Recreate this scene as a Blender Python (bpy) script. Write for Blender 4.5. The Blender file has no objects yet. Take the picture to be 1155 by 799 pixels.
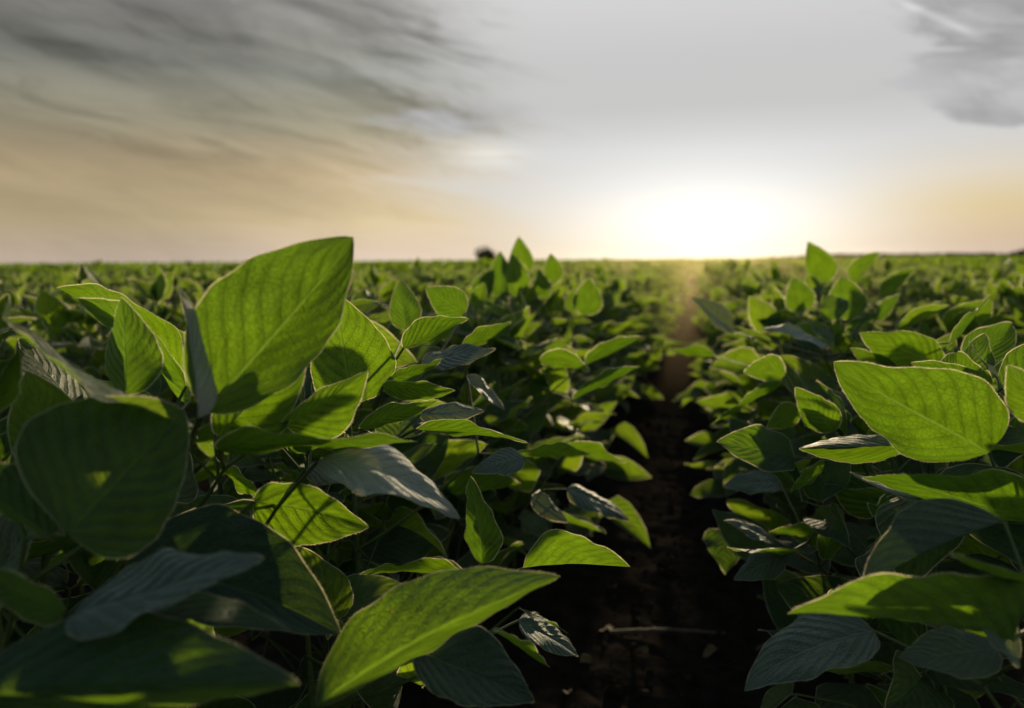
import bpy, math, random
import numpy as np
from mathutils import Matrix, Vector, noise as mnoise

R = math.radians
rng = np.random.default_rng(11)
random.seed(11)
S = bpy.context.scene
COL = S.collection

# ------------------------------------------------------------------ camera
FPX, CX, CY = 898.0, 577.5, 399.5          # focal length and centre in photo pixels (1155 x 799)
CAM_H = 0.66
YAW, PITCH, ROLL = R(13.0), R(6.64), R(-0.42)
cam = bpy.data.objects.new('camera', bpy.data.cameras.new('camera'))
COL.objects.link(cam)
CM = Matrix.Translation((0, 0, CAM_H)) @ Matrix.Rotation(YAW, 4, 'Z') @ Matrix.Rotation(R(90) - PITCH, 4, 'X') @ Matrix.Rotation(ROLL, 4, 'Z')
cam.matrix_world = CM
cam.data.sensor_width = 36.0
cam.data.lens = 36.0 * FPX / 1155.0
cam.data.clip_start = 0.02
cam.data.clip_end = 6000
cam.data.dof.use_dof = True
cam.data.dof.focus_distance = 0.60
cam.data.dof.aperture_fstop = 5.6
S.camera = cam
CMN = np.array(CM)
CMI = np.linalg.inv(CMN)
FWD = -CMN[:3, 2]; RGT = CMN[:3, 0]; UPV = CMN[:3, 1]; CPOS = CMN[:3, 3]

def at(px, py, d):
    return CPOS + RGT * ((px - CX) / FPX * d) - UPV * ((py - CY) / FPX * d) + FWD * d

def project(P):
    """world points (n,3) -> photo px, py, depth"""
    q = (np.asarray(P) - CPOS)
    d = q @ FWD
    dd = np.where(np.abs(d) < 1e-4, 1e-4, d)
    return CX + FPX * (q @ RGT) / dd, CY - FPX * (q @ UPV) / dd, d

def unit(v):
    v = np.asarray(v, float)
    return v / (np.linalg.norm(v) + 1e-12)

# ------------------------------------------------------------------ node helpers
class NT:
    def __init__(self, tree):
        self.t = tree; tree.nodes.clear()
    def n(self, typ, **kw):
        nd = self.t.nodes.new(typ)
        for k, v in kw.items(): setattr(nd, k, v)
        return nd
    def put(self, sock, v):
        if isinstance(v, bpy.types.NodeSocket): self.t.links.new(v, sock)
        elif v is not None:
            if hasattr(sock, 'default_value') and not isinstance(sock.default_value, (float, int)) and isinstance(v, (int, float)):
                v = (v,) * len(sock.default_value)
            elif hasattr(sock, 'default_value') and not isinstance(sock.default_value, (float, int)) and len(sock.default_value) == 4 and len(v) == 3:
                v = (*v, 1)
            sock.default_value = v
    def m(self, op, a, b=None, c=None, clamp=False):
        nd = self.n('ShaderNodeMath', operation=op, use_clamp=clamp)
        for s, v in zip(nd.inputs, (a, b, c)): self.put(s, v)
        return nd.outputs[0]
    def mr(self, v, a, b, c=0.0, d=1.0, smooth=True):
        nd = self.n('ShaderNodeMapRange', interpolation_type='SMOOTHSTEP' if smooth else 'LINEAR')
        for s, x in zip(nd.inputs, (v, a, b, c, d)): self.put(s, x)
        return nd.outputs[0]
    def ramp(self, f, stops, interp='LINEAR'):
        nd = self.n('ShaderNodeValToRGB'); nd.color_ramp.interpolation = interp
        e = nd.color_ramp.elements
        while len(e) < len(stops): e.new(0.5)
        for el, (p, c) in zip(e, stops):
            el.position = p; el.color = (*c, 1) if len(c) == 3 else c
        self.put(nd.inputs[0], f)
        return nd.outputs[0]
    def mix(self, f, a, b, blend='MIX'):
        nd = self.n('ShaderNodeMix', data_type='RGBA', blend_type=blend)
        self.put(nd.inputs[0], f); self.put(nd.inputs[6], a); self.put(nd.inputs[7], b)
        return nd.outputs[2]
    def xyz(self, x, y, z):
        nd = self.n('ShaderNodeCombineXYZ')
        for s, v in zip(nd.inputs, (x, y, z)): self.put(s, v)
        return nd.outputs[0]
    def sep(self, v):
        nd = self.n('ShaderNodeSeparateXYZ'); self.put(nd.inputs[0], v); return nd.outputs
    def vm(self, op, a, b=None, s=None):
        nd = self.n('ShaderNodeVectorMath', operation=op)
        self.put(nd.inputs[0], a)
        if b is not None: self.put(nd.inputs[1], b)
        if s is not None: self.put(nd.inputs['Scale'], s)
        return nd.outputs[0]
    def noise(self, vec, scale, detail=3, rough=0.5, dist=0.0):
        nd = self.n('ShaderNodeTexNoise')
        self.put(nd.inputs['Vector'], vec); nd.inputs['Scale'].default_value = scale
        nd.inputs['Detail'].default_value = detail; nd.inputs['Roughness'].default_value = rough; nd.inputs['Distortion'].default_value = dist
        return nd.outputs['Fac']

def material(name):
    m = bpy.data.materials.new(name); m.use_nodes = True
    return m, NT(m.node_tree)

# ------------------------------------------------------------------ sky and sun
SUN_EL, SUN_AZ = 8.0, 1.0        # degrees above the horizon, degrees to the right of the rows
def build_world():
    w = bpy.data.worlds.new('World'); S.world = w; w.use_nodes = True
    t = NT(w.node_tree)
    d = t.vm('NORMALIZE', t.n('ShaderNodeTexCoord').outputs['Generated'])
    x, y, z = t.sep(d)
    DEG = 57.29578
    az = t.m('MULTIPLY', t.m('ARCTAN2', x, y), DEG)
    el = t.m('MULTIPLY', t.m('ARCSINE', z), DEG)
    sky = t.n('ShaderNodeTexSky', sky_type='NISHITA', sun_disc=False)
    sky.sun_elevation = R(SUN_EL); sky.sun_rotation = R(SUN_AZ); sky.dust_density = 2.5; sky.air_density = 1.2
    nish = t.vm('SCALE', sky.outputs[0], s=0.14)
    # wispy streaks: coordinates tilted a little and stretched along the horizon
    el2 = t.m('ADD', el, t.m('MULTIPLY', az, 0.22))
    sv = t.xyz(t.m('MULTIPLY', az, 0.075), t.m('MULTIPLY', el2, 0.34), 3.7)
    n1 = t.noise(sv, 1.0, 9, 0.60, 0.7)
    wx = t.noise(t.xyz(t.m('MULTIPLY', az, .11), t.m('MULTIPLY', el2, .30), 13.0), 1.0, 3, .5)
    n4 = t.noise(t.xyz(t.m('ADD', t.m('MULTIPLY', az, .13), t.m('MULTIPLY', wx, 1.6)), t.m('ADD', t.m('MULTIPLY', el2, .78), t.m('MULTIPLY', wx, 2.2)), 7.7), 1.0, 10, .62, .4)
    wisp = t.m('SUBTRACT', 1.0, t.m('MULTIPLY', t.m('ABSOLUTE', t.m('SUBTRACT', n4, .5)), 5.5), clamp=True)
    sv2 = t.xyz(t.m('MULTIPLY', az, 0.02), t.m('MULTIPLY', el2, 0.09), 9.1)
    n2 = t.noise(sv2, 1.6, 4, 0.5, 0.6)
    sv3 = t.xyz(t.m('MULTIPLY', az, 0.03), t.m('MULTIPLY', el, 0.5), 21.3)
    n3 = t.noise(sv3, 1.0, 5, 0.55, 0.3)
    e20 = t.m('DIVIDE', el, 22.0, clamp=True)
    # veil far from the sun: grey high, warm and dusty towards the horizon
    far = t.ramp(e20, [(0.0, (.50, .40, .325)), (.13, (.47, .375, .225)), (.28, (.365, .287, .175)), (.42, (.235, .216, .155)), (.57, (.155, .158, .138)), (.71, (.178, .174, .160)), (.86, (.225, .215, .202)), (1.0, (.23, .23, .23))])
    hi = t.mr(el, 4.0, 10.0)
    streak = t.m('ADD', t.m('MULTIPLY', t.mr(n1, .36, .68), 0.95), t.m('MULTIPLY', t.mr(n2, .35, .65), 0.5))
    streak = t.m('ADD', 0.76, t.m('MULTIPLY', streak, 0.50))
    streak = t.m('ADD', t.m('MULTIPLY', t.m('SUBTRACT', n4, .5), 1.1), t.m('ADD', t.m('MULTIPLY', t.m('SUBTRACT', streak, 1.0), .85), t.m('ADD', .98, t.m('MULTIPLY', t.m('MULTIPLY', wisp, n2), .24))))
    streak = t.m('ADD', t.m('MULTIPLY', t.m('SUBTRACT', streak, 1.0), t.m('ADD', 0.25, t.m('MULTIPLY', hi, .75))), 1.0)
    far = t.vm('SCALE', far, s=streak)
    far = t.vm('SCALE', far, s=t.m('ADD', .96, t.m('MULTIPLY', t.mr(az, -40.0, -16.0), .62)))
    far = t.vm('SCALE', far, s=t.m('ADD', .93, t.m('MULTIPLY', n3, .14)))
    # bright veil round the sun
    near = t.ramp(e20, [(0.0, (.72, .59, .44)), (.05, (.68, .58, .44)), (.13, (.64, .59, .52)), (.24, (.64, .63, .61)), (.34, (.65, .65, .645)), (.47, (.565, .565, .56)), (.62, (.585, .585, .585)), (1.0, (.75, .75, .75))])
    aw = t.m('ADD', az, t.m('MULTIPLY', t.m('SUBTRACT', n1, .5), 12.0))
    aw = t.m('ADD', aw, t.m('MULTIPLY', t.m('SUBTRACT', n4, .5), 10.0))
    aw = t.m('ADD', aw, t.m('MULTIPLY', t.m('SUBTRACT', n2, .5), 12.0))
    lf = t.mr(aw, -25.0, -7.5)
    rt = t.mr(az, 18.0, 6.0)
    lowr = t.mr(el, 10.0, 4.0)
    k = t.m('MULTIPLY', lf, t.m('ADD', t.m('MULTIPLY', rt, lowr), t.m('SUBTRACT', 1.0, lowr)))
    warm = t.ramp(e20, [(0.0, (.60, .47, .38)), (.06, (.62, .47, .32)), (.15, (.68, .54, .30)), (.25, (.72, .64, .51)), (.4, (.62, .61, .60)), (1, (.62, .62, .62))])
    col = t.mix(lf, far, warm)
    col = t.mix(k, col, near)
    # glow of the hidden sun in the haze
    daz = t.m('SUBTRACT', az, 0.6); de = t.m('SUBTRACT', el, 2.2)
    r2 = t.m('ADD', t.m('POWER', t.m('DIVIDE', daz, 9.0), 2.0), t.m('POWER', t.m('DIVIDE', de, 3.7), 2.0))
    g = t.m('EXPONENT', t.m('MULTIPLY', t.m('SQRT', t.m('ADD', r2, .04)), -1.7))
    r3 = t.m('ADD', t.m('POWER', t.m('DIVIDE', daz, 17.0), 2.0), t.m('POWER', t.m('DIVIDE', el, 4.5), 2.0))
    g2 = t.m('EXPONENT', t.m('MULTIPLY', r3, -1.0))
    col = t.vm('ADD', col, t.vm('SCALE', (.42, .41, .39), s=g))
    r4 = t.m('ADD', t.m('POWER', t.m('DIVIDE', daz, 11.5), 2.0), t.m('POWER', t.m('DIVIDE', t.m('SUBTRACT', el, 2.0), 4.6), 2.0))
    col = t.vm('ADD', col, t.vm('SCALE', (.34, .345, .345), s=t.m('EXPONENT', t.m('MULTIPLY', r4, -1.0))))
    col = t.vm('ADD', col, t.vm('SCALE', (.12, .09, .03), s=g2))
    # grey cloud bank up to the right, and a low bar under it
    cn = t.noise(t.xyz(t.m('MULTIPLY', az, .13), t.m('MULTIPLY', t.m('SUBTRACT', el, t.m('MULTIPLY', az, -.25)), .30), 5.5), 1.0, 6, .6, .5)
    def blob(a0, e0, ra, re):
        q = t.m('ADD', t.m('POWER', t.m('DIVIDE', t.m('SUBTRACT', az, a0), ra), 2.0), t.m('POWER', t.m('DIVIDE', t.m('SUBTRACT', el, e0), re), 2.0))
        return t.m('EXPONENT', t.m('MULTIPLY', q, -1.0))
    b = t.m('ADD', t.m('MULTIPLY', blob(18.4, 14.6, 6.8, 4.6), 1.35), t.m('MULTIPLY', blob(19.5, 8.7, 4.6, 1.0), 1.15))
    b = t.m('ADD', b, t.m('MULTIPLY', blob(-18.0, 9.9, 7.0, 1.4), .66))
    cm = t.mr(t.m('ADD', b, t.m('ADD', t.m('MULTIPLY', t.m('SUBTRACT', cn, .5), 1.7), t.m('MULTIPLY', t.m('SUBTRACT', n4, .5), 1.5))), .36, .82)
    inner = t.m('ADD', .44, t.m('ADD', t.m('MULTIPLY', t.mr(cn, .35, .7), .28), t.m('MULTIPLY', t.mr(n4, .3, .7), .26)))
    col = t.mix(t.m('MULTIPLY', cm, .88), col, t.vm('SCALE', (.57, .57, .58), s=inner))
    # bright gap between the clouds left of the sun
    col = t.vm('ADD', col, t.vm('SCALE', (.30, .29, .26), s=t.m('MULTIPLY', blob(-15.0, 7.4, 2.6, .75), t.mr(n3, .25, .6))))
    # vapour trail across the bank
    ln = t.m('SUBTRACT', el, t.m('ADD', 15.5, t.m('MULTIPLY', t.m('SUBTRACT', az, 12.3), -.58)))
    tr = t.m('EXPONENT', t.m('MULTIPLY', t.m('POWER', t.m('DIVIDE', ln, .22), 2.0), -1.0))
    tr = t.m('MULTIPLY', tr, t.m('MULTIPLY', t.mr(az, 11.4, 12.8), t.mr(az, 17.4, 15.4)))
    col = t.vm('ADD', col, t.vm('SCALE', (.17, .17, .17), s=tr))
    # away from the sun the clear evening sky takes over
    caz = t.m('COSINE', t.m('DIVIDE', az, DEG))
    f = t.m('MULTIPLY', t.mr(caz, -.1, .65), t.mr(el, 60.0, 24.0))
    out = t.mix(f, nish, col)
    out = t.vm('SCALE', out, s=10.0)
    bg = t.n('ShaderNodeBackground'); t.put(bg.inputs[0], out); bg.inputs[1].default_value = 0.1
    t.t.links.new(bg.outputs[0], t.n('ShaderNodeOutputWorld').inputs[0])
build_world()

sun = bpy.data.objects.new('sun', bpy.data.lights.new('sun', 'SUN'))
sun.data.energy = 5.0; sun.data.angle = R(0.9); sun.data.color = (1.0, .80, .50)
sd = Vector((math.sin(R(SUN_AZ)) * math.cos(R(SUN_EL)), math.cos(R(SUN_AZ)) * math.cos(R(SUN_EL)), math.sin(R(SUN_EL))))
sun.rotation_euler = (-sd).to_track_quat('-Z', 'Y').to_euler()
COL.objects.link(sun)

# ------------------------------------------------------------------ materials
def leaf_material(name, top, under, trans, shine=0.50, fuzz=0.30, tmix=0.55, veinlight=1.0):
    m, t = material(name)
    uv = t.n('ShaderNodeUVMap', uv_map='UVMap').outputs[0]
    u, v, _ = t.sep(uv)
    v = t.m('MULTIPLY', t.m('SUBTRACT', v, .5), 2.0)
    va = t.m('ABSOLUTE', v)
    at_r = t.n('ShaderNodeAttribute', attribute_name='leaf_rnd').outputs['Fac']
    rnd = t.m('FRACT', t.m('ADD', at_r, t.n('ShaderNodeObjectInfo').outputs['Random']))
    seed = t.m('MULTIPLY', rnd, 37.0)
    wob = t.noise(t.xyz(t.m('MULTIPLY', u, 3.0), t.m('MULTIPLY', v, 2.0), seed), 1.4, 2)
    # lateral veins leave the midrib at an angle and bend forward
    q = t.m('SUBTRACT', u, t.m('ADD', t.m('MULTIPLY', va, .30), t.m('MULTIPLY', t.m('POWER', va, 2.0), .07)))
    q = t.m('ADD', t.m('MULTIPLY', q, 8.5), t.m('MULTIPLY', wob, .4))
    q = t.m('ADD', q, t.m('MULTIPLY', t.m('GREATER_THAN', v, 0.0), .45))
    fr = t.m('FRACT', q)
    dist = t.m('MINIMUM', fr, t.m('SUBTRACT', 1.0, fr))            # 0 on a vein .. .5 between
    lat = t.mr(dist, .0, .055, 1.0, 0.0)
    mid = t.mr(va, .0, .045, 1.0, 0.0)
    vor = t.n('ShaderNodeTexVoronoi', feature='DISTANCE_TO_EDGE')
    t.put(vor.inputs['Vector'], t.xyz(t.m('MULTIPLY', u, 1.0), t.m('MULTIPLY', v, .36), seed)); vor.inputs['Scale'].default_value = 34.0
    net = t.mr(vor.outputs['Distance'], .0, .09, 1.0, 0.0)
    vein = t.m('MAXIMUM', t.m('MAXIMUM', lat, mid), t.m('MULTIPLY', net, .45))
    blotch = t.noise(t.xyz(t.m('MULTIPLY', u, 2.0), t.m('MULTIPLY', v, 1.0), seed), 2.6, 4, .6)
    fine = t.noise(t.xyz(u, t.m('MULTIPLY', v, .4), seed), 60.0, 3, .6)
    wrk = t.noise(t.xyz(t.m('MULTIPLY', q, .12), t.m('MULTIPLY', v, .55), seed), 16.0, 3, .55, .4)
    # relief: pillows between the veins
    pil = t.m('POWER', t.m('MULTIPLY', dist, 2.0), .5)
    h = t.m('ADD', t.m('MULTIPLY', pil, .55), t.m('MULTIPLY', t.m('SUBTRACT', 1.0, net), .20))
    h = t.m('ADD', t.m('MULTIPLY', h, t.m('SUBTRACT', 1.0, t.m('MULTIPLY', mid, .8))), t.m('ADD', t.m('MULTIPLY', fine, .2), t.m('MULTIPLY', wrk, .5)))
    bump = t.n('ShaderNodeBump'); bump.inputs['Strength'].default_value = 1.0; bump.inputs['Distance'].default_value = .0030
    t.put(bump.inputs['Height'], h)
    back = t.n('ShaderNodeNewGeometry').outputs['Backfacing']
    base = t.mix(back, top, under)
    base = t.mix(t.m('MULTIPLY', vein, .45), base, tuple(min(1, c * 1.9 + .02) for c in under))
    val = t.m('ADD', .70, t.m('MULTIPLY', blotch, .6))
    val = t.m('MULTIPLY', val, t.m('ADD', .8, t.m('MULTIPLY', rnd, .4)))
    base = t.vm('SCALE', base, s=val)
    tc = t.mix(rnd, tuple(c * .80 for c in trans), tuple(c * f for c, f in zip(trans, (1.22, 1.08, .9))))
    tv = t.m('SUBTRACT', t.m('ADD', .42, t.m('MULTIPLY', blotch, 1.10)), t.m('MULTIPLY', t.m('MAXIMUM', lat, t.m('MULTIPLY', net, .7)), .16))
    tv = t.m('MULTIPLY', tv, t.m('ADD', .66, t.m('ADD', t.m('MULTIPLY', pil, .24), t.m('MULTIPLY', wrk, .40))))
    tc = t.vm('SCALE', tc, s=tv)
    tc = t.mix(t.m('MULTIPLY', mid, .45), tc, (.26, .42, .06))
    # small eaten or yellowed flecks
    sp = t.n('ShaderNodeTexVoronoi', feature='F1'); t.put(sp.inputs['Vector'], t.xyz(u, t.m('MULTIPLY', v, .4), seed)); sp.inputs['Scale'].default_value = 11.0
    fl = t.m('MULTIPLY', t.mr(sp.outputs['Distance'], .05, .11, 1.0, 0.0), t.m('GREATER_THAN', t.sep(sp.outputs['Color'])[0], .84))
    base = t.mix(t.m('MULTIPLY', fl, .8), base, (.30, .22, .08))
    tc = t.mix(t.m('MULTIPLY', fl, .7), tc, (.40, .30, .08))
    p = t.n('ShaderNodeBsdfPrincipled')
    t.put(p.inputs['Base Color'], base); p.inputs['Roughness'].default_value = shine
    p.inputs['Specular IOR Level'].default_value = .42
    p.inputs['Sheen Weight'].default_value = fuzz; p.inputs['Sheen Roughness'].default_value = .35
    t.put(p.inputs['Sheen Tint'], (.72, .87, .84, 1))
    t.t.links.new(bump.outputs[0], p.inputs['Normal'])
    tr = t.n('ShaderNodeBsdfTranslucent'); t.put(tr.inputs[0], tc); t.t.links.new(bump.outputs[0], tr.inputs['Normal'])
    mx = t.n('ShaderNodeMixShader'); mx.inputs[0].default_value = tmix
    t.t.links.new(p.outputs[0], mx.inputs[1]); t.t.links.new(tr.outputs[0], mx.inputs[2])
    t.t.links.new(mx.outputs[0], t.n('ShaderNodeOutputMaterial').inputs[0])
    return m

TOP, UND, TRA = (.030, .080, .030), (.048, .100, .030), (.160, .320, .007)
M_LEAF = leaf_material('soybean_leaf', TOP, UND, TRA)
M_FIELD = leaf_material('soybean_leaf_field', (.036, .088, .030), (.055, .115, .030), (.235, .400, .014), veinlight=0)
M_DULL = leaf_material('soybean_leaf_downy', (.062, .105, .070), (.11, .16, .10), (.16, .22, .04), shine=.50, fuzz=.8, tmix=.35)
M_PALE = leaf_material('soybean_leaf_young_sunlit', (.34, .36, .31), (.40, .41, .36), (.30, .34, .14), shine=.6, fuzz=.9, tmix=.35)  # downy young leaf; white of the grazing sun put into the colour too
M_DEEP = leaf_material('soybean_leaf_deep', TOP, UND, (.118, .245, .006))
M_DARK = leaf_material('soybean_leaf_shaded', (.028, .068, .036), (.045, .085, .036), (.06, .12, .012), shine=.50, fuzz=.22, tmix=.28)  # leaf copy for shaded upper faces; blue-grey shade put into the colour
def fuzz_material():
    m, t = material('leaf_margin_hair')
    p = t.n('ShaderNodeBsdfDiffuse'); t.put(p.inputs[0], (.46, .46, .36, 1))
    tr = t.n('ShaderNodeBsdfTranslucent'); t.put(tr.inputs[0], (.95, .86, .55, 1))
    mx = t.n('ShaderNodeMixShader'); mx.inputs[0].default_value = .62
    t.t.links.new(p.outputs[0], mx.inputs[1]); t.t.links.new(tr.outputs[0], mx.inputs[2])
    t.t.links.new(mx.outputs[0], t.n('ShaderNodeOutputMaterial').inputs[0])
    return m
M_FUZZ = fuzz_material()
def simple_material(name, a, b, scale, rough=.7, bump=.0, spec=.3):
    m, t = material(name)
    co = t.n('ShaderNodeTexCoord').outputs['Object']
    n = t.noise(co, scale, 5, .6)
    p = t.n('ShaderNodeBsdfPrincipled'); t.put(p.inputs['Base Color'], t.ramp(n, [(.3, a), (.7, b)])); p.inputs['Roughness'].default_value = rough
    p.inputs['Specular IOR Level'].default_value = spec
    if bump:
        bm = t.n('ShaderNodeBump'); bm.inputs['Strength'].default_value = .8; bm.inputs['Distance'].default_value = bump
        t.put(bm.inputs['Height'], n); t.t.links.new(bm.outputs[0], p.inputs['Normal'])
    t.t.links.new(p.outputs[0], t.n('ShaderNodeOutputMaterial').inputs[0])
    return m
M_STEM = simple_material('soybean_stem', (.05, .085, .02), (.12, .14, .05), 60, .6, .0006)
M_SOIL = simple_material('dark_soil', (.011, .0092, .0082), (.030, .025, .0215), 26, 1.0, .006, 0)
M_CLOD = simple_material('soil_crumb', (.016, .012, .010), (.05, .04, .03), 40, 1.0, .003, 0)
M_STRAW = simple_material('dry_straw', (.07, .06, .045), (.15, .125, .09), 50, .8, .0008)
M_DEAD = simple_material('dead_leaf', (.09, .06, .03), (.20, .14, .07), 40, .8, .001)
M_FAR = simple_material('distant_crop', (.03, .06, .012), (.06, .10, .02), 1.6, .8)
M_TREE = leaf_material('tree_foliage', (.016, .022, .011), (.018, .024, .012), (.012, .016, .006), fuzz=.0, tmix=.25)
M_BARK = simple_material('tree_bark', (.05, .04, .03), (.09, .07, .05), 8, .9)

# ------------------------------------------------------------------ mesh building
def mesh_from(name, V, F, mats, uv=None, mi=None, rnd=None, smooth=True):
    V = np.asarray(V, np.float32); me = bpy.data.meshes.new(name)
    quads = np.asarray(F, np.int32)
    k = quads.shape[1]
    me.vertices.add(len(V)); me.vertices.foreach_set('co', V.ravel())
    me.loops.add(quads.size); me.loops.foreach_set('vertex_index', quads.ravel())
    me.polygons.add(len(quads)); me.polygons.foreach_set('loop_start', np.arange(0, quads.size, k, dtype=np.int32))
    if mi is not None: me.polygons.foreach_set('material_index', np.asarray(mi, np.int32))
    me.polygons.foreach_set('use_smooth', np.full(len(quads), smooth))
    if uv is not None:
        l = me.uv_layers.new(name='UVMap'); l.data.foreach_set('uv', np.asarray(uv, np.float32)[quads.ravel()].ravel())
    if rnd is not None:
        a = me.attributes.new('leaf_rnd', 'FLOAT', 'POINT'); a.data.foreach_set('value', np.asarray(rnd, np.float32))
    for m in mats: me.materials.append(m)
    me.update(); me.validate()
    return me

class Acc:
    """collects pieces (quads only) into one mesh"""
    def __init__(self): self.V = []; self.F = []; self.U = []; self.M = []; self.Rn = []; self.n = 0
    def add(self, V, F, U=None, mi=0, rnd=0.0):
        V = np.asarray(V, float); F = np.asarray(F, int)
        self.V.append(V); self.F.append(F + self.n)
        self.U.append(np.zeros((len(V), 2)) if U is None else U)
        self.M.append(np.full(len(F), mi) if np.isscalar(mi) else mi)
        self.Rn.append(np.full(len(V), rnd)); self.n += len(V)
    def mesh(self, name, mats):
        return mesh_from(name, np.concatenate(self.V), np.concatenate(self.F), mats, np.concatenate(self.U), np.concatenate(self.M), np.concatenate(self.Rn))

def link(name, me, parent=None, mw=None):
    o = bpy.data.objects.new(name, me); COL.objects.link(o)
    if parent is not None: o.parent = parent
    if mw is not None: o.matrix_local = mw
    return o
def empty(name, loc, rz=0.0):
    o = bpy.data.objects.new(name, None); o.empty_display_size = .05; COL.objects.link(o)
    o.location = loc; o.rotation_euler.z = rz
    return o
def tag(o, label, cat, group=None, kind=None):
    if label: o['label'] = label
    if cat: o['category'] = cat
    if group: o['group'] = group
    if kind: o['kind'] = kind
    return o

def hw(u, p=.64, e=.86):
    """half width of a soybean leaflet along its midrib, 1 at the widest"""
    u = np.clip(u, 0, 1)
    return np.clip(np.sin(np.pi * u ** p), 0, 1) ** e

def grid_faces(nu, nv):
    i, j = np.meshgrid(np.arange(nu - 1), np.arange(nv - 1), indexing='ij')
    a = (i * nv + j).ravel()
    return np.stack([a, a + nv, a + nv + 1, a + 1], 1)

def tube(P, r0, r1, ns=6):
    P = np.asarray(P, float); n = len(P)
    T = np.gradient(P, axis=0); T /= np.linalg.norm(T, axis=1)[:, None] + 1e-9
    ref = np.array([.31, .87, .38]); A = np.cross(T, ref); A /= np.linalg.norm(A, axis=1)[:, None] + 1e-9
    B = np.cross(T, A); rr = np.linspace(r0, r1, n)[:, None, None]
    th = np.linspace(0, 2 * np.pi, ns, endpoint=False)
    V = P[:, None] + rr * (A[:, None] * np.cos(th)[None, :, None] + B[:, None] * np.sin(th)[None, :, None])
    i, j = np.meshgrid(np.arange(n - 1), np.arange(ns), indexing='ij'); j2 = (j + 1) % ns
    F = np.stack([i * ns + j, i * ns + j2, (i + 1) * ns + j2, (i + 1) * ns + j], -1).reshape(-1, 4)
    return V.reshape(-1, 3), F

def bez(a, b, c, n=8):
    t = np.linspace(0, 1, n)[:, None]
    return (1 - t) ** 2 * np.asarray(a) + 2 * t * (1 - t) * np.asarray(b) + t ** 2 * np.asarray(c)

def fringe(acc, G, nv, rg, ribbon, hair=0.0, step=.0003, hw_hair=.00006):
    """a pale margin and short hairs round the grid G (nu, nv, 3)"""
    for side in (0, nv - 1):
        inn = 1 if side == 0 else nv - 2
        E = G[:, side]; O = E - G[:, inn]
        ln = np.linalg.norm(O, axis=1)[:, None]; O = np.where(ln > 1e-7, O / (ln + 1e-9), 0)
        n = len(E)
        # outward direction kept in the leaf plane and across the margin
        T = np.gradient(E, axis=0); T /= np.linalg.norm(T, axis=1)[:, None] + 1e-9
        O = O - T * (O * T).sum(1)[:, None]; O /= np.linalg.norm(O, axis=1)[:, None] + 1e-9
        Nn = np.cross(T, O)
        rb = ribbon * (.25 + 1.1 * rg.random((n, 1)))
        V = np.concatenate([E - O * ribbon * .5 + Nn * ribbon * .18, E + O * rb])
        k = np.arange(n - 1)
        F = np.stack([k, k + 1, k + 1 + n, k + n], 1)
        acc.add(V, F, None, 1)
        if hair > 0:
            seg = np.linalg.norm(np.diff(E, axis=0), axis=1); cum = np.concatenate([[0], np.cumsum(seg)])
            m = int(cum[-1] / step)
            s = np.sort(rg.random(m)) * cum[-1]
            def ip(A): return np.stack([np.interp(s, cum, A[:, c]) for c in range(3)], 1)
            e, o, tt, nn = ip(E), ip(O), ip(T), ip(Nn)
            dr = o + tt * rg.normal(.25, .35, (m, 1)) + nn * rg.normal(0, .45, (m, 1)); dr /= np.linalg.norm(dr, axis=1)[:, None]
            L = hair * (.4 + .8 * rg.random((m, 1)))
            w = np.cross(dr, nn + .3 * tt); w /= np.linalg.norm(w, axis=1)[:, None] + 1e-9; w *= hw_hair
            V = np.stack([e - w, e + w, e + dr * L + w * .25, e + dr * L - w * .25], 1).reshape(-1, 3)
            acc.add(V, np.arange(4 * m).reshape(-1, 4), None, 1)

# ---- leaflet variants in local space: midrib along +Y from 0 to 1, blade in XY, upper face +Z
def local_leaf(nu, nv, rg, width, fold, droop, wave, quilt=0.0, twist=0.0):
    u = (np.linspace(0, 1, nu) ** .92)[:, None]; v = np.linspace(-1, 1, nv)[None, :]
    h = hw(u) * width
    va = np.abs(v)
    x = h * v * math.cos(fold) * (1 - .12 * va * math.sin(fold))
    z = h * va ** 1.25 * math.sin(fold)
    y = u + 0 * v
    # droop along the midrib
    ang = droop * y
    z2 = z - np.sin(ang) * y * .5
    y2 = y * (1 - .18 * np.abs(np.sin(ang)))
    ph = rg.random(4) * 6.28
    z2 = z2 + wave * va ** 1.6 * h / width * np.sin(9 * u + ph[0] + 1.2 * np.sign(v)) + wave * .6 * va * np.sin(17 * u + ph[1] + v)
    if quilt:
        q = (u - .30 * va - .07 * va ** 2) * 8.5 + (v > 0) * .45
        z2 = z2 + quilt * np.abs(np.sin(np.pi * q)) * (1 - va ** 3) * np.minimum(1, va * 4) * h / width
    tw = twist * u
    xr = x * np.cos(tw) + z2 * np.sin(tw); zr = z2 * np.cos(tw) - x * np.sin(tw)
    G = np.stack([xr, y2, zr], -1)
    U = np.stack(np.broadcast_arrays(u, v * .5 + .5), -1).reshape(-1, 2)
    return G, U

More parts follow.
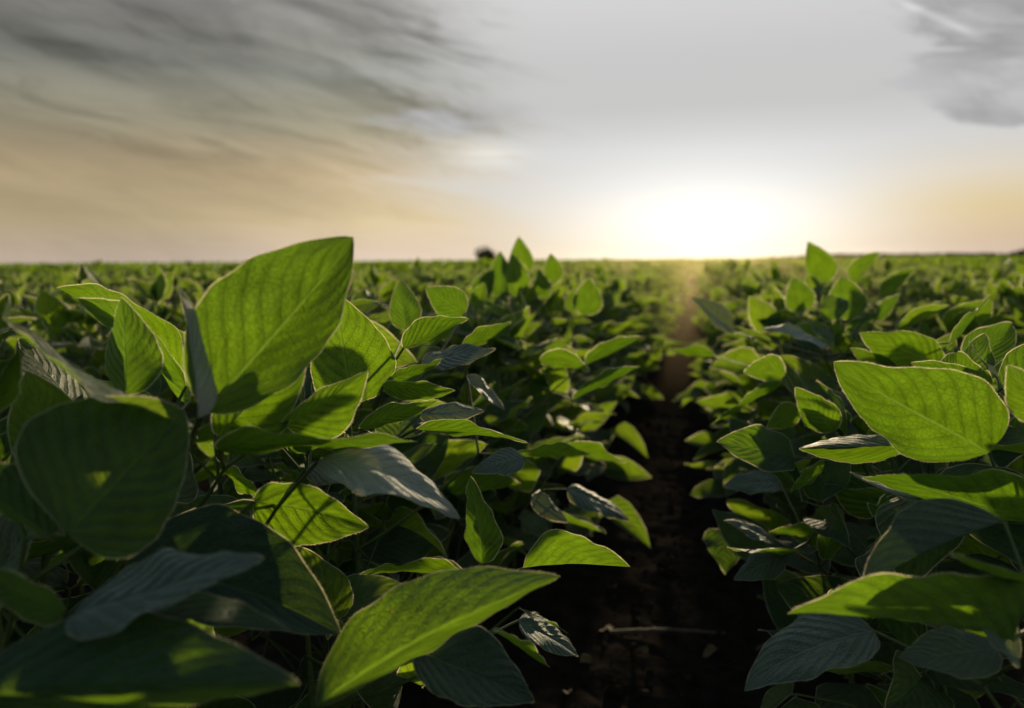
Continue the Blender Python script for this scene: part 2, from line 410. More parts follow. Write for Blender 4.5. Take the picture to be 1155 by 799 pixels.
def leaf_variants(n, nu, nv, rg, detail):
    out = []
    for i in range(n):
        G, U = local_leaf(nu, nv, rg, rg.uniform(.26, .37), rg.uniform(-.15, .75), rg.uniform(-.35, 1.0), rg.uniform(.012, .045), .016 if detail else 0, rg.uniform(-.4, .4))
        out.append((G, U))
    return out
V_HI = leaf_variants(16, 15, 9, rng, True)
V_MD = leaf_variants(10, 6, 5, rng, False)
V_LO = leaf_variants(8, 4, 3, rng, False)
V_MIN = [(np.array([[[0, 0, 0], [0, 0, 0]], [[-.36, .45, .1], [.36, .45, .1]], [[0, 1, -.1], [0, 1, -.1]]], float) + np.array([[[-.02, 0, 0], [.02, 0, 0]], [[0, 0, 0], [0, 0, 0]], [[-.02, 0, 0], [.02, 0, 0]]]),
          np.array([[0, .4], [0, .6], [.45, 0], [.45, 1], [1, .4], [1, .6]]))]
LEAF_MESH = []
for i, (G, U) in enumerate(V_HI):
    a = Acc(); a.add(G.reshape(-1, 3), grid_faces(*G.shape[:2]), U, 0, rng.random())
    fringe(a, G, G.shape[1], rng, .0075, hair=.013, step=.006, hw_hair=.0012)
    LEAF_MESH.append(a.mesh('leaflet', [M_LEAF if i % 2 else M_FIELD, M_FUZZ]))

# ------------------------------------------------------------------ a soybean plant, as data
def frame(y, zhint):
    y = unit(y); x = np.cross(y, zhint)
    if np.linalg.norm(x) < 1e-3: x = np.cross(y, (.3, .8, .5))
    x = unit(x); return np.stack([x, y, np.cross(x, y)], 1)     # columns

def gen_plant(rg, height=.54, nodes=17, reach=1.36, zmin=.16, sprig=True):
    """stem polyline and a list of (petiole polyline, [(origin, 3x3 axes, length), ...]) in plant space"""
    lean = rg.normal(0, .04, 2)
    stem = np.array([[lean[0] * t * t, lean[1] * t * t, height * .93 * t] for t in np.linspace(0, 1, 7)])
    leaves = []
    phi = rg.random() * 6.28
    for i in range(nodes):
        f = i / (nodes - 1)
        zz = (zmin + (1 - zmin) * f ** .9) * .93
        phi += 2.4 + rg.normal(0, .35)
        p0 = np.array([np.interp(zz / .93, np.linspace(0, 1, 7), stem[:, c]) for c in range(3)])
        L = reach * (.155 - .095 * f) * rg.uniform(.8, 1.2)
        pel = R(rg.uniform(20, 45) + 28 * f)
        hd = np.array([math.cos(phi), math.sin(phi), 0])
        end = p0 + L * (hd * math.cos(pel) + np.array([0, 0, 1]) * math.sin(pel))
        pts = bez(p0, p0 + L * .55 * (hd * .55 + np.array([0, 0, .75])), end, 5)
        ll = []
        size = (.112 - .036 * f ** 2) * rg.uniform(.78, 1.24)
        pitch0 = R(rg.uniform(-25, 20) + 38 * f + (rg.random() < .28) * rg.uniform(15, 45))
        for k, da in ((0, 0), (1, 1), (2, -1)):
            a = phi + da * R(rg.uniform(62, 92)) + rg.normal(0, .12)
            pi = pitch0 * (1.0 if k == 0 else .75) + rg.normal(0, .22)
            dr = np.array([math.cos(a) * math.cos(pi), math.sin(a) * math.cos(pi), math.sin(pi)])
            o = end + (hd * .022 if k == 0 else hd * .002 + .004 * dr)
            zh = np.array([0, 0, 1.0]) + .25 * hd + rg.normal(0, .42, 3)
            ll.append((o, frame(dr, zh), size * (1.0 if k == 0 else .9)))
        leaves.append((pts, ll))
    if sprig:
        p0 = stem[-1]
        for j in range(2):
            a = rg.random() * 6.28
            hd = np.array([math.cos(a), math.sin(a), 0])
            end = p0 + hd * .012 + np.array([0, 0, rg.uniform(.02, .045)])
            ll = []
            for k in range(3):
                b = a + (k - 1) * 1.4; pi = R(rg.uniform(45, 80))
                dr = np.array([math.cos(b) * math.cos(pi), math.sin(b) * math.cos(pi), math.sin(pi)])
                ll.append((end, frame(dr, -hd + rg.normal(0, .3, 3)), rg.uniform(.035, .062)))
            leaves.append((bez(p0, p0 + np.array([0, 0, .02]), end, 4), ll))
    return stem, leaves

# ------------------------------------------------------------------ hero leaves, traced plant by plant
# group, base x, y, depth, tip x, y, depth, half width of the upper side and of the lower side (px), which way those sides lean (+ away), bow (px, + up), kind
H = {
 'LA': ('A', [
   ('a', 76, 603, .345, 206, 466, .385, 118, 72, -1, 1, 0, 5, (.62, .62)), ('a', -30, 470, .37, 20, 394, .36, 16, 12, 1, 1, 0, 0), ('a', 60, 606, .35, -60, 520, .36, 40, 30, 1, 1, 0, 0),
   ('b', 222, 486, .40, 3, 361, .37, 15, 18, 1, -1, -8, 0),
   ('c', 82, 690, .34, 292, 621, .33, 26, 13, 1, -1, -6, 1), ('c', 74, 690, .335, -40, 640, .33, 34, 34, 1, -1, 0, 0), ('c', 84, 693, .335, 327, 714, .335, 9, 10, 1, 1, 5, 0),
   ('d', -60, 790, .30, 332, 776, .30, 50, 74, 1, 1, 10, 0), ('e', -40, 700, .42, 60, 560, .42, 50, 40, 1, -1, 0, 1)]),
 'LB': ('B', [
   ('a', 231, 466, .40, 402, 271, .40, 90, 40, 1, 1, 0, 4, (.76, .80)), ('a', 224, 472, .385, 203, 325, .39, 12, 19, 1, 1, 4, 3),
   ('b', 214, 452, .55, 72, 321, .58, 46, 34, -1, 1, 14, 0), ('b', 210, 436, .50, 80, 343, .52, 34, 30, -1, 1, 16, 0), ('b', 142, 446, .44, 139, 337, .45, 34, 32, 1, 1, 0, 0),
   ('c', 248, 492, .45, 346, 388, .46, 14, 42, 1, -1, 0, 0), ('c', 322, 480, .47, 414, 416, .47, 14, 36, 1, -1, -4, 0), ('c', 246, 508, .44, 470, 499, .46, 27, 7, 1, -1, 5, 0)]),
 'LC': ('C', [
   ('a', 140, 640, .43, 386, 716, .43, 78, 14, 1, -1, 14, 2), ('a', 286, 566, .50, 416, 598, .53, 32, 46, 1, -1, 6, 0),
   ('b', 360, 519, .46, 518, 586, .47, 17, 13, 1, -1, 16, 3), ('b', 346, 528, .49, 437, 549, .50, 8, 12, 1, -1, 5, 1), ('b', 300, 560, .52, 240, 520, .56, 20, 16, 1, -1, 0, 0)]),
 'LD': ('D', [
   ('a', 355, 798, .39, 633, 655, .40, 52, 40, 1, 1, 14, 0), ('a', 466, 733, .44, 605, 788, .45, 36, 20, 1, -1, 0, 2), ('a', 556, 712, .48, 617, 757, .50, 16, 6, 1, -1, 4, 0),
   ('b', 543, 636, .64, 528, 538, .64, 21, 19, 1, -1, 4, 0), ('b', 590, 641, .64, 711, 643, .65, 40, 4, -1, 1, 6, 0), ('b', 520, 646, .64, 406, 647, .64, 19, 12, 1, -1, 4, 0),
   ('c', 585, 686, .52, 640, 711, .53, 6, 5, 1, -1, 0, 0), ('c', 585, 700, .60, 654, 738, .62, 8, 8, 1, -1, 0, 1), ('d', 470, 640, .66, 540, 668, .66, 14, 12, 1, -1, 0, 1)]),
 'LE': ('E', [
   ('a', 398, 456, .66, 376, 330, .65, 56, 42, 1, 1, 0, 0, (.60, .8)), ('a', 455, 393, .68, 527, 357, .68, 18, 4, 1, -1, 0, 0), ('a', 458, 372, .90, 451, 314, .92, 18, 18, 1, 1, 0, 0),
   ('b', 524, 354, .92, 480, 325, .93, 20, 18, 1, -1, 0, 0), ('b', 475, 408, .74, 559, 397, .75, 11, 14, 1, -1, 2, 1), ('b', 522, 393, .82, 578, 365, .82, 12, 3, 1, -1, 0, 0),
   ('c', 436, 431, .66, 500, 405, .66, 4, 10, 1, -1, 0, 0), ('c', 432, 437, .63, 513, 445, .63, 10, 16, 1, -1, 2, 0)]),
 'LF': ('F', [
   ('a', 406, 484, .58, 495, 457, .58, 14, 8, 1, -1, 3, 0), ('a', 474, 468, .65, 546, 464, .66, 10, 12, 1, -1, 2, 1), ('a', 470, 484, .60, 596, 498, .60, 15, 5, 1, -1, 4, 0),
   ('b', 592, 518, .74, 532, 531, .73, 12, 12, 1, -1, 3, 1), ('b', 582, 513, .78, 668, 513, .80, 11, 11, 1, -1, 3, 0), ('b', 527, 424, .82, 569, 463, .82, 7, 5, 1, -1, 0, 1)]),
 'LG': ('G', [
   ('a', 608, 407, 1.05, 666, 417, 1.05, 13, 8, 1, -1, 3, 0), ('a', 660, 411, 1.15, 725, 383, 1.15, 14, 3, 1, -1, 2, 0), ('a', 646, 451, 1.05, 723, 414, 1.05, 14, 3, 1, -1, 2, 0),
   ('b', 600, 560, .95, 640, 590, .95, 10, 8, 1, -1, 0, 1), ('b', 640, 552, 1.0, 712, 585, 1.0, 7, 9, 1, -1, 2, 1), ('b', 640, 500, 1.0, 705, 526, 1.0, 9, 9, 1, -1, 2, 0)]),
 'LH': ('H', [
   ('a', 588, 312, 1.9, 585, 267, 1.9, 15, 13, 1, 1, 0, 0), ('a', 566, 338, 1.85, 564, 283, 1.85, 15, 16, 1, 1, 0, 0), ('a', 588, 336, 1.8, 578, 286, 1.8, 13, 14, 1, -1, 0, 0),
   ('b', 626, 318, 1.9, 621, 286, 1.9, 11, 11, 1, 1, 0, 0), ('b', 538, 336, 1.8, 557, 304, 1.8, 13, 11, 1, -1, 0, 0), ('b', 616, 338, 1.8, 607, 303, 1.8, 8, 9, 1, -1, 0, 0),
   ('c', 661, 356, 1.6, 665, 313, 1.6, 16, 17, 1, -1, 0, 0), ('c', 640, 350, 1.7, 660, 322, 1.7, 10, 10, 1, -1, 0, 0)]),
 'RA': ('I', [
   ('a', 1116, 511, .50, 940, 415, .50, 52, 42, 1, -1, 0, 0, (.60, .80)), ('a', 1180, 592, .49, 974, 530, .485, 46, 8, 1, -1, 0, 0), ('a', 1110, 574, .53, 958, 539, .53, 8, 12, 1, -1, 0, 1),
   ('b', 1058, 412, .88, 970, 373, .88, 20, 20, 1, -1, 0, 0), ('b', 1112, 446, .68, 1028, 408, .68, 17, 12, 1, -1, 0, 0), ('b', 1132, 437, .62, 1090, 387, .62, 10, 10, 1, -1, 0, 1),
   ('c', 1180, 476, .46, 1138, 413, .46, 26, 18, 1, -1, 0, 0)]),
 'RB': ('J', [
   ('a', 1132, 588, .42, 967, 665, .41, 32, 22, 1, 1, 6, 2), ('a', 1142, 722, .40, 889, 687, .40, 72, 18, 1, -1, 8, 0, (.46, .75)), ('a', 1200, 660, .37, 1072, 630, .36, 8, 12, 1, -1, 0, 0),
   ('b', 986, 712, .50, 838, 773, .50, 14, 12, 1, -1, 8, 1), ('b', 1124, 732, .43, 1014, 745, .43, 14, 16, 1, -1, 0, 1), ('b', 1150, 745, .40, 1078, 660, .41, 26, 20, 1, -1, 0, 1)]),
 'RC': ('K', [
   ('a', 886, 422, 1.0, 839, 420, 1.0, 20, 10, 1, -1, 2, 0), ('a', 882, 432, 1.0, 806, 480, 1.0, 10, 9, 1, -1, 4, 0), ('a', 903, 464, .85, 865, 482, .86, 17, 12, 1, -1, 0, 0),
   ('b', 940, 487, .80, 898, 436, .80, 16, 14, 1, -1, 0, 0), ('b', 1030, 502, .60, 901, 506, .60, 8, 24, 1, 1, 0, 0), ('b', 930, 520, .72, 890, 555, .72, 12, 12, 1, -1, 0, 0)]),
 'RD': ('L', [
   ('a', 920, 620, .78, 821, 624, .78, 9, 9, 1, -1, 3, 0), ('a', 932, 632, .80, 943, 567, .80, 18, 18, 1, -1, 0, 0), ('a', 872, 609, .82, 818, 585, .82, 6, 6, 1, -1, 0, 1),
   ('b', 884, 628, .80, 828, 655, .80, 10, 10, 1, -1, 2, 1), ('b', 920, 600, .82, 868, 600, .82, 12, 8, 1, -1, 0, 0), ('b', 880, 545, 1.0, 815, 550, 1.0, 12, 8, 1, -1, 2, 1)]),
 'RE': ('M', [
   ('a', 958, 360, 1.3, 949, 311, 1.3, 24, 22, 1, 1, 0, 0), ('a', 934, 318, 1.9, 911, 273, 1.9, 14, 12, 1, -1, 0, 0), ('a', 958, 316, 1.9, 991, 284, 1.9, 13, 11, 1, -1, 0, 0),
   ('b', 993, 335, 1.6, 1031, 302, 1.6, 14, 11, 1, -1, 0, 0), ('b', 905, 352, 1.5, 895, 312, 1.5, 18, 16, 1, -1, 0, 0), ('b', 986, 360, 1.4, 1016, 332, 1.4, 11, 10, 1, -1, 0, 0)]),
 'RF': ('N', [
   ('a', 827, 375, 1.5, 778, 337, 1.5, 16, 12, 1, -1, 2, 1), ('a', 938, 393, 1.1, 859, 369, 1.1, 10, 8, 1, -1, 5, 1), ('a', 1070, 387, .85, 1118, 334, .85, 13, 10, 1, -1, 0, 0),
   ('b', 806, 402, 1.4, 751, 396, 1.4, 6, 4, 1, -1, 2, 0), ('b', 1006, 430, .9, 960, 392, .9, 9, 7, 1, -1, 3, 0)]),
}
HERO_LABEL = {
 'LA': 'soybean plant at the left edge, broad cupped leaf above a dark out-of-focus one',
 'LB': 'soybean plant lifting the largest folded leaf above the horizon, whitish young leaf beside it',
 'LC': 'soybean plant with broad dark veined leaf and whitish drooping leaf, below the tallest leaf',
 'LD': 'low soybean plant over the furrow, long bright leaf above a blue-grey veined one',
 'LE': 'soybean plant right behind the tallest folded leaf, one broad bright pointed leaf facing the camera',
 'LF': 'soybean plant with flat pale-edged leaves in layers, right of the whitish drooping leaf',
 'LG': 'soybean plant leaning into the furrow with thin golden-edged leaves pointing at the low sun',
 'LH': 'soybean sprig rising above the horizon beside the lone distant bush',
 'RA': 'soybean plant at the right edge, widest bright green leaf over a long lit one',
 'RB': 'soybean plant at the bottom right with a large dark folded leaf over a lit one',
 'RC': 'soybean plant with small drooping lit leaves, hanging just left of the widest bright leaf',
 'RD': 'small low shaded soybean plant right of the furrow, pale leaf beside a lit narrow one',
 'RE': 'soybean plant right of the sun whose pointed sprig leaves stand above the horizon',
 'RF': 'soybean plant at the right brink of the furrow below the sun, pale silvery leaf',
}
ROWS_L, ROWS_R = -.42, .30
NU, NV = 44, 27
hero_pts = []; lit_pts = []

def hero_leaf(spec, rg):
    (g, x0, y0, d0, x1, y1, d1, wa, wb, sa, sb, bow, kind) = spec[:13]
    prof = spec[13] if len(spec) > 13 else (.64, .86)
    B = at(x0, y0, d0); T = at(x1, y1, d1)
    L = np.linalg.norm(T - B)
    s = np.array([x1 - x0, y1 - y0], float); s /= np.linalg.norm(s)
    p = np.array([s[1], -s[0]])
    if p[1] > 0 or (p[1] == 0 and p[0] > 0): p = -p          # screen direction of the upper side
    dm = (d0 + d1) / 2
    if kind == 0 and (sa, sb) == (1, -1): sa, sb = -1, 1      # lit leaves turn their upper face to the sun
    P = RGT * p[0] - UPV * p[1]
    nat = .335 * L
    def side(w, sg, di):
        m = w / FPX * dm
        dz = math.sqrt(max(nat * nat - m * m, 0.0))
        return P * (di * m) + FWD * (sg * dz)
    VA, VB = side(wa, sa, 1), side(wb, sb, -1)
    flip = np.dot(np.cross(T - B, VA), FWD) < 0
    u = (np.linspace(0, 1, NU) ** .95)[:, None, None]; v = np.linspace(-1, 1, NV)[None, :, None]
    va = np.abs(v)
    mid = B + (T - B) * u + P * (bow / FPX * dm) * 4 * u * (1 - u)
    E = np.where(v > 0, VA, VB)
    N = unit(np.cross(T - B, VA - VB))
    if np.dot(N, FWD) > 0: N = -N
    h = hw(u, *prof)
    lip = np.where(v > 0, 1.0, -1.0)
    ph = rg.random(6) * 6.28
    G = mid + E * h * va
    G = G + N * nat * (.22 * (va - va ** 2) * h * rg.uniform(.2, 1.3))                      # a soft hollow either side of the midrib
    amp = nat * rg.uniform(.045, .085)
    G = G + N * amp * va ** 2 * h * np.sin(8.5 * u + ph[0] + lip * 1.1) + N * amp * .45 * va ** 3 * h ** .5 * np.sin(21 * u + ph[1] + lip)
    G = G + P * nat * .014 * va ** 4 * h ** .5 * np.sin(33 * u + ph[3] + 2 * lip)
    cup, curl = rg.uniform(-.08, .14), rg.uniform(-.20, .16)
    G = G + N * nat * cup * va ** 2 * h + N * nat * curl * np.clip((u - .62) / .38, 0, 1) ** 2
    lump = sum(np.sin(a * u + b * v + c) for a, b, c in zip((5, 9, 14, 7), (2.5, -4, 3, 6), ph[:4]))
    G = G + N * nat * .022 * lump * h * np.minimum(1, va * 3)
    q = (u - .30 * va - .07 * va ** 2) * 8.5 + (v > 0) * .45 + .12 * np.sin(7 * u + ph[4]) * np.sin(3 * v + ph[5])
    G = G + N * (nat * .020) * np.abs(np.sin(np.pi * q)) ** .7 * (1 - va ** 4) * np.minimum(1, va * 5) * h
    a = Acc()
    F = grid_faces(NU, NV)
    U = np.stack(np.broadcast_arrays(u[..., 0], v[..., 0] * .5 + .5), -1).reshape(-1, 2)
    a.add(G.reshape(-1, 3), F, U, 0, rg.random())
    near = dm < .95
    fringe(a, G, NV, rg, .00036 if near else .0008, hair=.0011 if near else .0015, step=.00022 if near else .0008, hw_hair=.00005 if near else .00012)
    hero_pts.append(G[::1, ::1].reshape(-1, 3))
    if (kind in (0, 4, 5) or bow == 16 or bow == 6) and nat > .024: lit_pts.append(G[2:-1, 2:-2].reshape(-1, 3))
    return a, B, L

def build_heroes():
    rg = np.random.default_rng(5)
    plants = {}
    for key, (_, leaves) in H.items():
        built = [(s, *hero_leaf(s, rg)) for s in leaves]
        bases = np.array([b[2] for b in built]); mb = bases.mean(0)
        rx = ROWS_L if key[0] == 'L' else ROWS_R
        sx = .55 * rx + .45 * mb[0]; sy = mb[1] + .03
        root = empty('soybean_plant', (sx, sy, 0))
        tag(root, HERO_LABEL[key], 'soybean plant')
        top = bases[:, 2].max() - .02
        st = bez((0, 0, 0), (.01, .015, top * .55), (.0, .01, top), 9)
        a = Acc(); a.add(*tube(st, .0042, .0018, 8)); link('stem', a.mesh('stem', [M_STEM]), root)
        ORG = np.array([sx, sy, 0])
        for g in sorted({b[0][0] for b in built}):
            mem = [b for b in built if b[0][0] == g]
            mbase = np.mean([b[2] for b in mem], 0)
            low = min(b[2][2] for b in mem)
            node = np.array([0, .008, np.clip(low - .09, .10, top)]); node[0] = np.interp(node[2], st[:, 2], st[:, 0])
            join = mbase - ORG; join = join + (node - join) * .16 + np.array([0, 0, -.006])
            a = Acc(); a.add(*tube(bez(node, node * .45 + join * .55 + np.array([0, 0, -.015]), join, 9), .0017, .0012, 7))
            for b in mem:
                e = b[2] - ORG
                a.add(*tube(bez(join, (join + e) / 2 + np.array([0, 0, .001]), e, 6), .0012, .0010, 6))
            pet = link('petiole', a.mesh('petiole', [M_STEM]), root)
            for spec, ac, B, L in mem:
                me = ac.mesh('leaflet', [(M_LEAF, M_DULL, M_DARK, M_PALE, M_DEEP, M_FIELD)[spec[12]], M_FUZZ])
                me.transform(Matrix.Translation(-Vector(ORG)))
                link('leaflet', me, pet)
        plants[key] = root
    return plants
build_heroes()

# depth buffer of the hero leaves: later leaves that would stand in front of them are not grown
CELL = 5
ZB = np.full((799 // CELL + 3, 1155 // CELL + 3), 1e9)
for P in hero_pts:
    x, y, d = project(P)
    i = np.clip((y / CELL).astype(int), -1, ZB.shape[0] - 2); j = np.clip((x / CELL).astype(int), -1, ZB.shape[1] - 2)
    ok = (x > -5) & (x < 1160) & (y > -5) & (y < 804)
    np.minimum.at(ZB, (i[ok], j[ok]), d[ok])
def hides_hero(P, pad=.0):
    x, y, d = project(P)
    ok = (x > -20) & (x < 1175) & (y > -20) & (y < 819) & (d > 0.01)
    if not ok.any(): return False
    if d[ok].min() < .43: return True
    if ((x[ok] > 625) & (x[ok] < 850) & (y[ok] > 655)).any() or ((x[ok] > 700) & (x[ok] < 790) & (y[ok] > 470)).any(): return True      # the bare foot of the furrow
    i = np.clip((y[ok] / CELL).astype(int), 0, ZB.shape[0] - 1); j = np.clip((x[ok] / CELL).astype(int), 0, ZB.shape[1] - 1)
    return bool((ZB[i, j] > d[ok] - .012 + pad).sum() < ok.sum() and (d[ok] < ZB[i, j] - 0)[ZB[i, j] < 1e8].any())

# hero leaves stand in the open to the sun: neighbours just sunward of them are thinned
SDIR = np.array(sd); SU = unit(np.cross(SDIR, (0, 0, 1))); SV = np.cross(SU, SDIR)
LP = np.concatenate(lit_pts); SC = .006
ia = np.floor(LP @ SU / SC).astype(int); ib = np.floor(LP @ SV / SC).astype(int); ic = LP @ SDIR
SUNB = {}
for a_, b_, c_ in zip(ia, ib, ic): SUNB[(a_, b_)] = max(SUNB.get((a_, b_), -9), c_)
def shades_hero(P):
    n = 0
    for a_, b_, c_ in zip(np.floor(P @ SU / SC).astype(int), np.floor(P @ SV / SC).astype(int), P @ SDIR):
        q = SUNB.get((a_, b_))
        if q is not None and q < c_ < q + .75: n += 1
    return n > len(P) * .12

# ------------------------------------------------------------------ the field: where each plant stands
SP = .145
pos = []
prg = np.random.default_rng(23)
for k in range(-60, 40):
    rx = (ROWS_L + .015 + k * .72 + .72) if k < 0 else ROWS_R - .02 + k * .72
    y = -.5 + prg.random() * .2
    while y < 62:
        yy = y + prg.normal(0, .03); xx = rx + prg.normal(0, .035 + .0045 * max(y - 8, 0))
        pos.append((xx, yy, k)); y += (.122 if k in (-1, 0) and yy < 4.5 else SP) if yy < 9 else .24
pos = np.array(pos)
X, Y, D = project(np.column_stack([pos[:, :2], np.full(len(pos), .5)]))
dist = np.hypot(pos[:, 0], pos[:, 1])
inview = (D > .1) & (X > -330 - 240 / np.maximum(D, .2)) & (X < 1485 + 240 / np.maximum(D, .2)) & (dist < 62)
pos, dist, X, D = pos[inview], dist[inview], X[inview], D[inview]
order = np.argsort(dist); pos, dist, X, D = pos[order], dist[order], X[order], D[order]
seen = (X > -170 / np.maximum(D, .3) * .6) & (X < 1155 + 170 / np.maximum(D, .3) * .6)

FULL_D = 1.5
N_IND = 285
ind = np.nonzero(seen)[0][:N_IND]
is_ind = np.zeros(len(pos), bool); is_ind[ind] = True
print('plants in wedge', len(pos), 'individual', len(ind), 'to', dist[ind].max(), 'full', (dist[ind] < FULL_D).sum())

ONES = np.ones
def leaf_world(o, A, L, var):
    return o + (var * L) @ A.T

def build_full(x, y, rg, label, group, height):
    stem, leaves = gen_plant(rg, height=height)
    org = np.array([x, y, 0.])
    keep = []
    for pts, ll in leaves:
        kk = []
        for (o, A, L) in ll:
            vi = rg.integers(len(LEAF_MESH))
            G = V_HI[vi][0][::2, ::2].reshape(-1, 3)
            W = org + leaf_world(o, A, L, G)
            if hides_hero(W) or shades_hero(W): continue
            kk.append((o, A, L, vi))
        if kk and not hides_hero(org + pts): keep.append((pts, kk))
    if not keep: return None
    root = empty('soybean_plant', (x, y, 0)); tag(root, label, 'soybean plant', group)
    top = max(k[0][0][2] for k in keep) + .01
    sel = stem[stem[:, 2] <= top + .05]
    if len(sel) < 3: sel = stem[:3]
    while len(sel) > 3 and hides_hero(org + sel[-2:]): sel = sel[:-1]
    a = Acc(); a.add(*tube(sel, .004, .0018, 6)); link('stem', a.mesh('stem', [M_STEM]), root)
    for pts, kk in keep:
        a = Acc(); a.add(*tube(pts, .0016, .0011, 5))
        for (o, A, L, vi) in kk:
            a.add(*tube(np.stack([pts[-1], (pts[-1] + o) / 2, o + A[:, 1] * .003]), .0011, .0009, 5))
        pet = link('petiole', a.mesh('petiole', [M_STEM]), root)
        for (o, A, L, vi) in kk:
            mw = Matrix(((*(A[0] * L), o[0]), (*(A[1] * L), o[1]), (*(A[2] * L), o[2]), (0, 0, 0, 1)))
            link('leaflet', LEAF_MESH[vi], pet, mw)
    return root

def foliage_arrays(acc, stem, leaves, variants, rg, org=None, rot=None, sc=1.0, fr=0.0, keep=1.0, big=1.0):
    for pts, ll in leaves:
        for (o, A, L) in ll:
            if keep < 1 and rg.random() > keep: continue
            G, U = variants[rg.integers(len(variants))]
            W = leaf_world(o, A, L * big, G.reshape(-1, 3)).reshape(G.shape)
            if rot is not None: W = W @ rot.T
            W = W * sc
            if org is not None: W = W + org
            acc.add(W.reshape(-1, 3), grid_faces(*G.shape[:2]), U, 0, rg.random())
            if fr: fringe(acc, W, G.shape[1], rg, fr)

# mid-distance plants share a few meshes
MID = []
mrg = np.random.default_rng(31)
for i in range(9):
    st, lv = gen_plant(mrg, height=.54 + mrg.normal(0, .015))
    a = Acc(); foliage_arrays(a, st, lv, V_MD, mrg, fr=.0012)
    b = Acc(); b.add(*tube(st, .004, .002, 5))
    for pts, _ in lv: b.add(*tube(pts, .0016, .0011, 4))
    MID.append((a.mesh('foliage', [M_FIELD, M_FUZZ]), b.mesh('stem', [M_STEM])))

def row_name(k):
    if k == -1: return 'row left of the furrow'
    if k == 0: return 'row right of the furrow'
    return 'rows beyond on the left' if k < 0 else 'rows beyond on the right'
frg = np.random.default_rng(77)
for n_, i in enumerate(ind):
    x, y, k = pos[i]; k = int(k); d = dist[i]
    hgt = .522 + frg.normal(0, .016)
    if d < FULL_D:
        lab = {-1: 'backlit soybean plant filling the left furrow row between near leaves and horizon sprig',
               0: 'backlit soybean plant filling the right furrow row behind the widest bright leaf'}.get(k,
               'soybean plant in a row behind the left row, only its upper leaves showing' if k < 0 else 'soybean plant in a row behind the right row, only its upper leaves showing')
        build_full(x, y, frg, lab, 'soybean plants close by in the ' + row_name(k), hgt)
    else:
        lab = {-1: 'small blurred soybean plant farther along the row left of the furrow, towards the low sun',
               0: 'small blurred soybean plant farther along the row right of the furrow, towards the low sun'}.get(k,
               'small blurred soybean plant in the distant rows left of the furrow' if k < 0 else 'small blurred soybean plant in the distant rows right of the furrow')
        f, s = MID[frg.integers(len(MID))]
        root = empty('soybean_plant', (x, y, 0), frg.random() * 6.28); root.scale = (1, 1, hgt / .54)
        tag(root, lab, 'soybean plant', 'soybean plants farther off in the ' + row_name(k))
        link('stem', s, root); link('foliage', f, root)

# everything farther (and the few plants just outside the frame): one mass
srg = np.random.default_rng(41)
acc = Acc()
bank = []
for i in range(14): bank.append(gen_plant(srg, height=.54 + srg.normal(0, .02)))
def rotz(a): c, s = math.cos(a), math.sin(a); return np.array([[c, -s, 0], [s, c, 0], [0, 0, 1.]])
PRE = {}
for lod, (var, kp, big) in {0: (V_LO, 1, 1), 1: (V_MIN, .8, 1.3), 2: (V_MIN, .4, 1.9)}.items():
    PRE[lod] = []
    for st, lv in bank:
        a = Acc(); foliage_arrays(a, st, [l for l in lv if l[0][0][2] > (.0, .25, .33)[lod]], var, srg, keep=kp, big=big)
        PRE[lod].append(tuple(np.concatenate(q) for q in (a.V, a.F, a.U, a.Rn)))
for i in np.nonzero(~is_ind)[0]:
    x, y, _ = pos[i]; d = dist[i]
    if d < 1.2: continue
    lod = 0 if d < 15 else 1 if d < 30 else 2
    V, F, U, Rn = PRE[lod][srg.integers(len(bank))]
    W = V @ rotz(srg.random() * 6.28).T * (1, 1, 1 + srg.normal(0, .04)) + (x, y, 0)
    acc.V.append(W); acc.F.append(F + acc.n); acc.U.append(U); acc.M.append(np.zeros(len(F), int)); acc.Rn.append((Rn + srg.random()) % 1); acc.n += len(V)
crop = link('soybean_foliage', acc.mesh('soybean_foliage', [M_FIELD, M_FUZZ]))
tag(crop, 'mass of soybean rows running to the horizon', 'soybean crop', kind='stuff')

# ------------------------------------------------------------------ ground
def axis_lines(dense0, dense1, step, lo, hi, grow=1.35):
    c = list(np.arange(dense0, dense1, step)); s = step
    a = dense0
    while a > lo: s *= grow; a -= s; c.insert(0, a)
    s = step; b = c[-1]
    while b < hi: s *= grow; b += s; c.append(b)
    return np.array(c)
gx = axis_lines(-.9, .8, .012, -3000, 3000); gy = axis_lines(.4, 3.2, .014, -300, 4000)
GXX, GYY = np.meshgrid(gx, gy, indexing='ij')
Z = np.zeros_like(GXX)
for i in range(len(gx)):
    if abs(gx[i]) > 3: continue
    for j in range(len(gy)):
        if gy[j] > 8 or gy[j] < -1: continue
        p = Vector((gx[i], gy[j], 0))
        Z[i, j] = .010 * mnoise.noise(p * 6) + .005 * mnoise.noise(p * 19 + Vector((3, 1, 0))) + .004 * mnoise.noise(p * 45) + .02 * math.cos((gx[i] + .06) / .72 * 6.283 + math.pi)
V = np.stack([GXX, GYY, Z], -1).reshape(-1, 3)
ground = link('ground', mesh_from('ground', V, grid_faces(len(gx), len(gy))[:, ::-1], [M_SOIL]))
tag(ground, 'bare dark soil of the field', None, kind='structure')

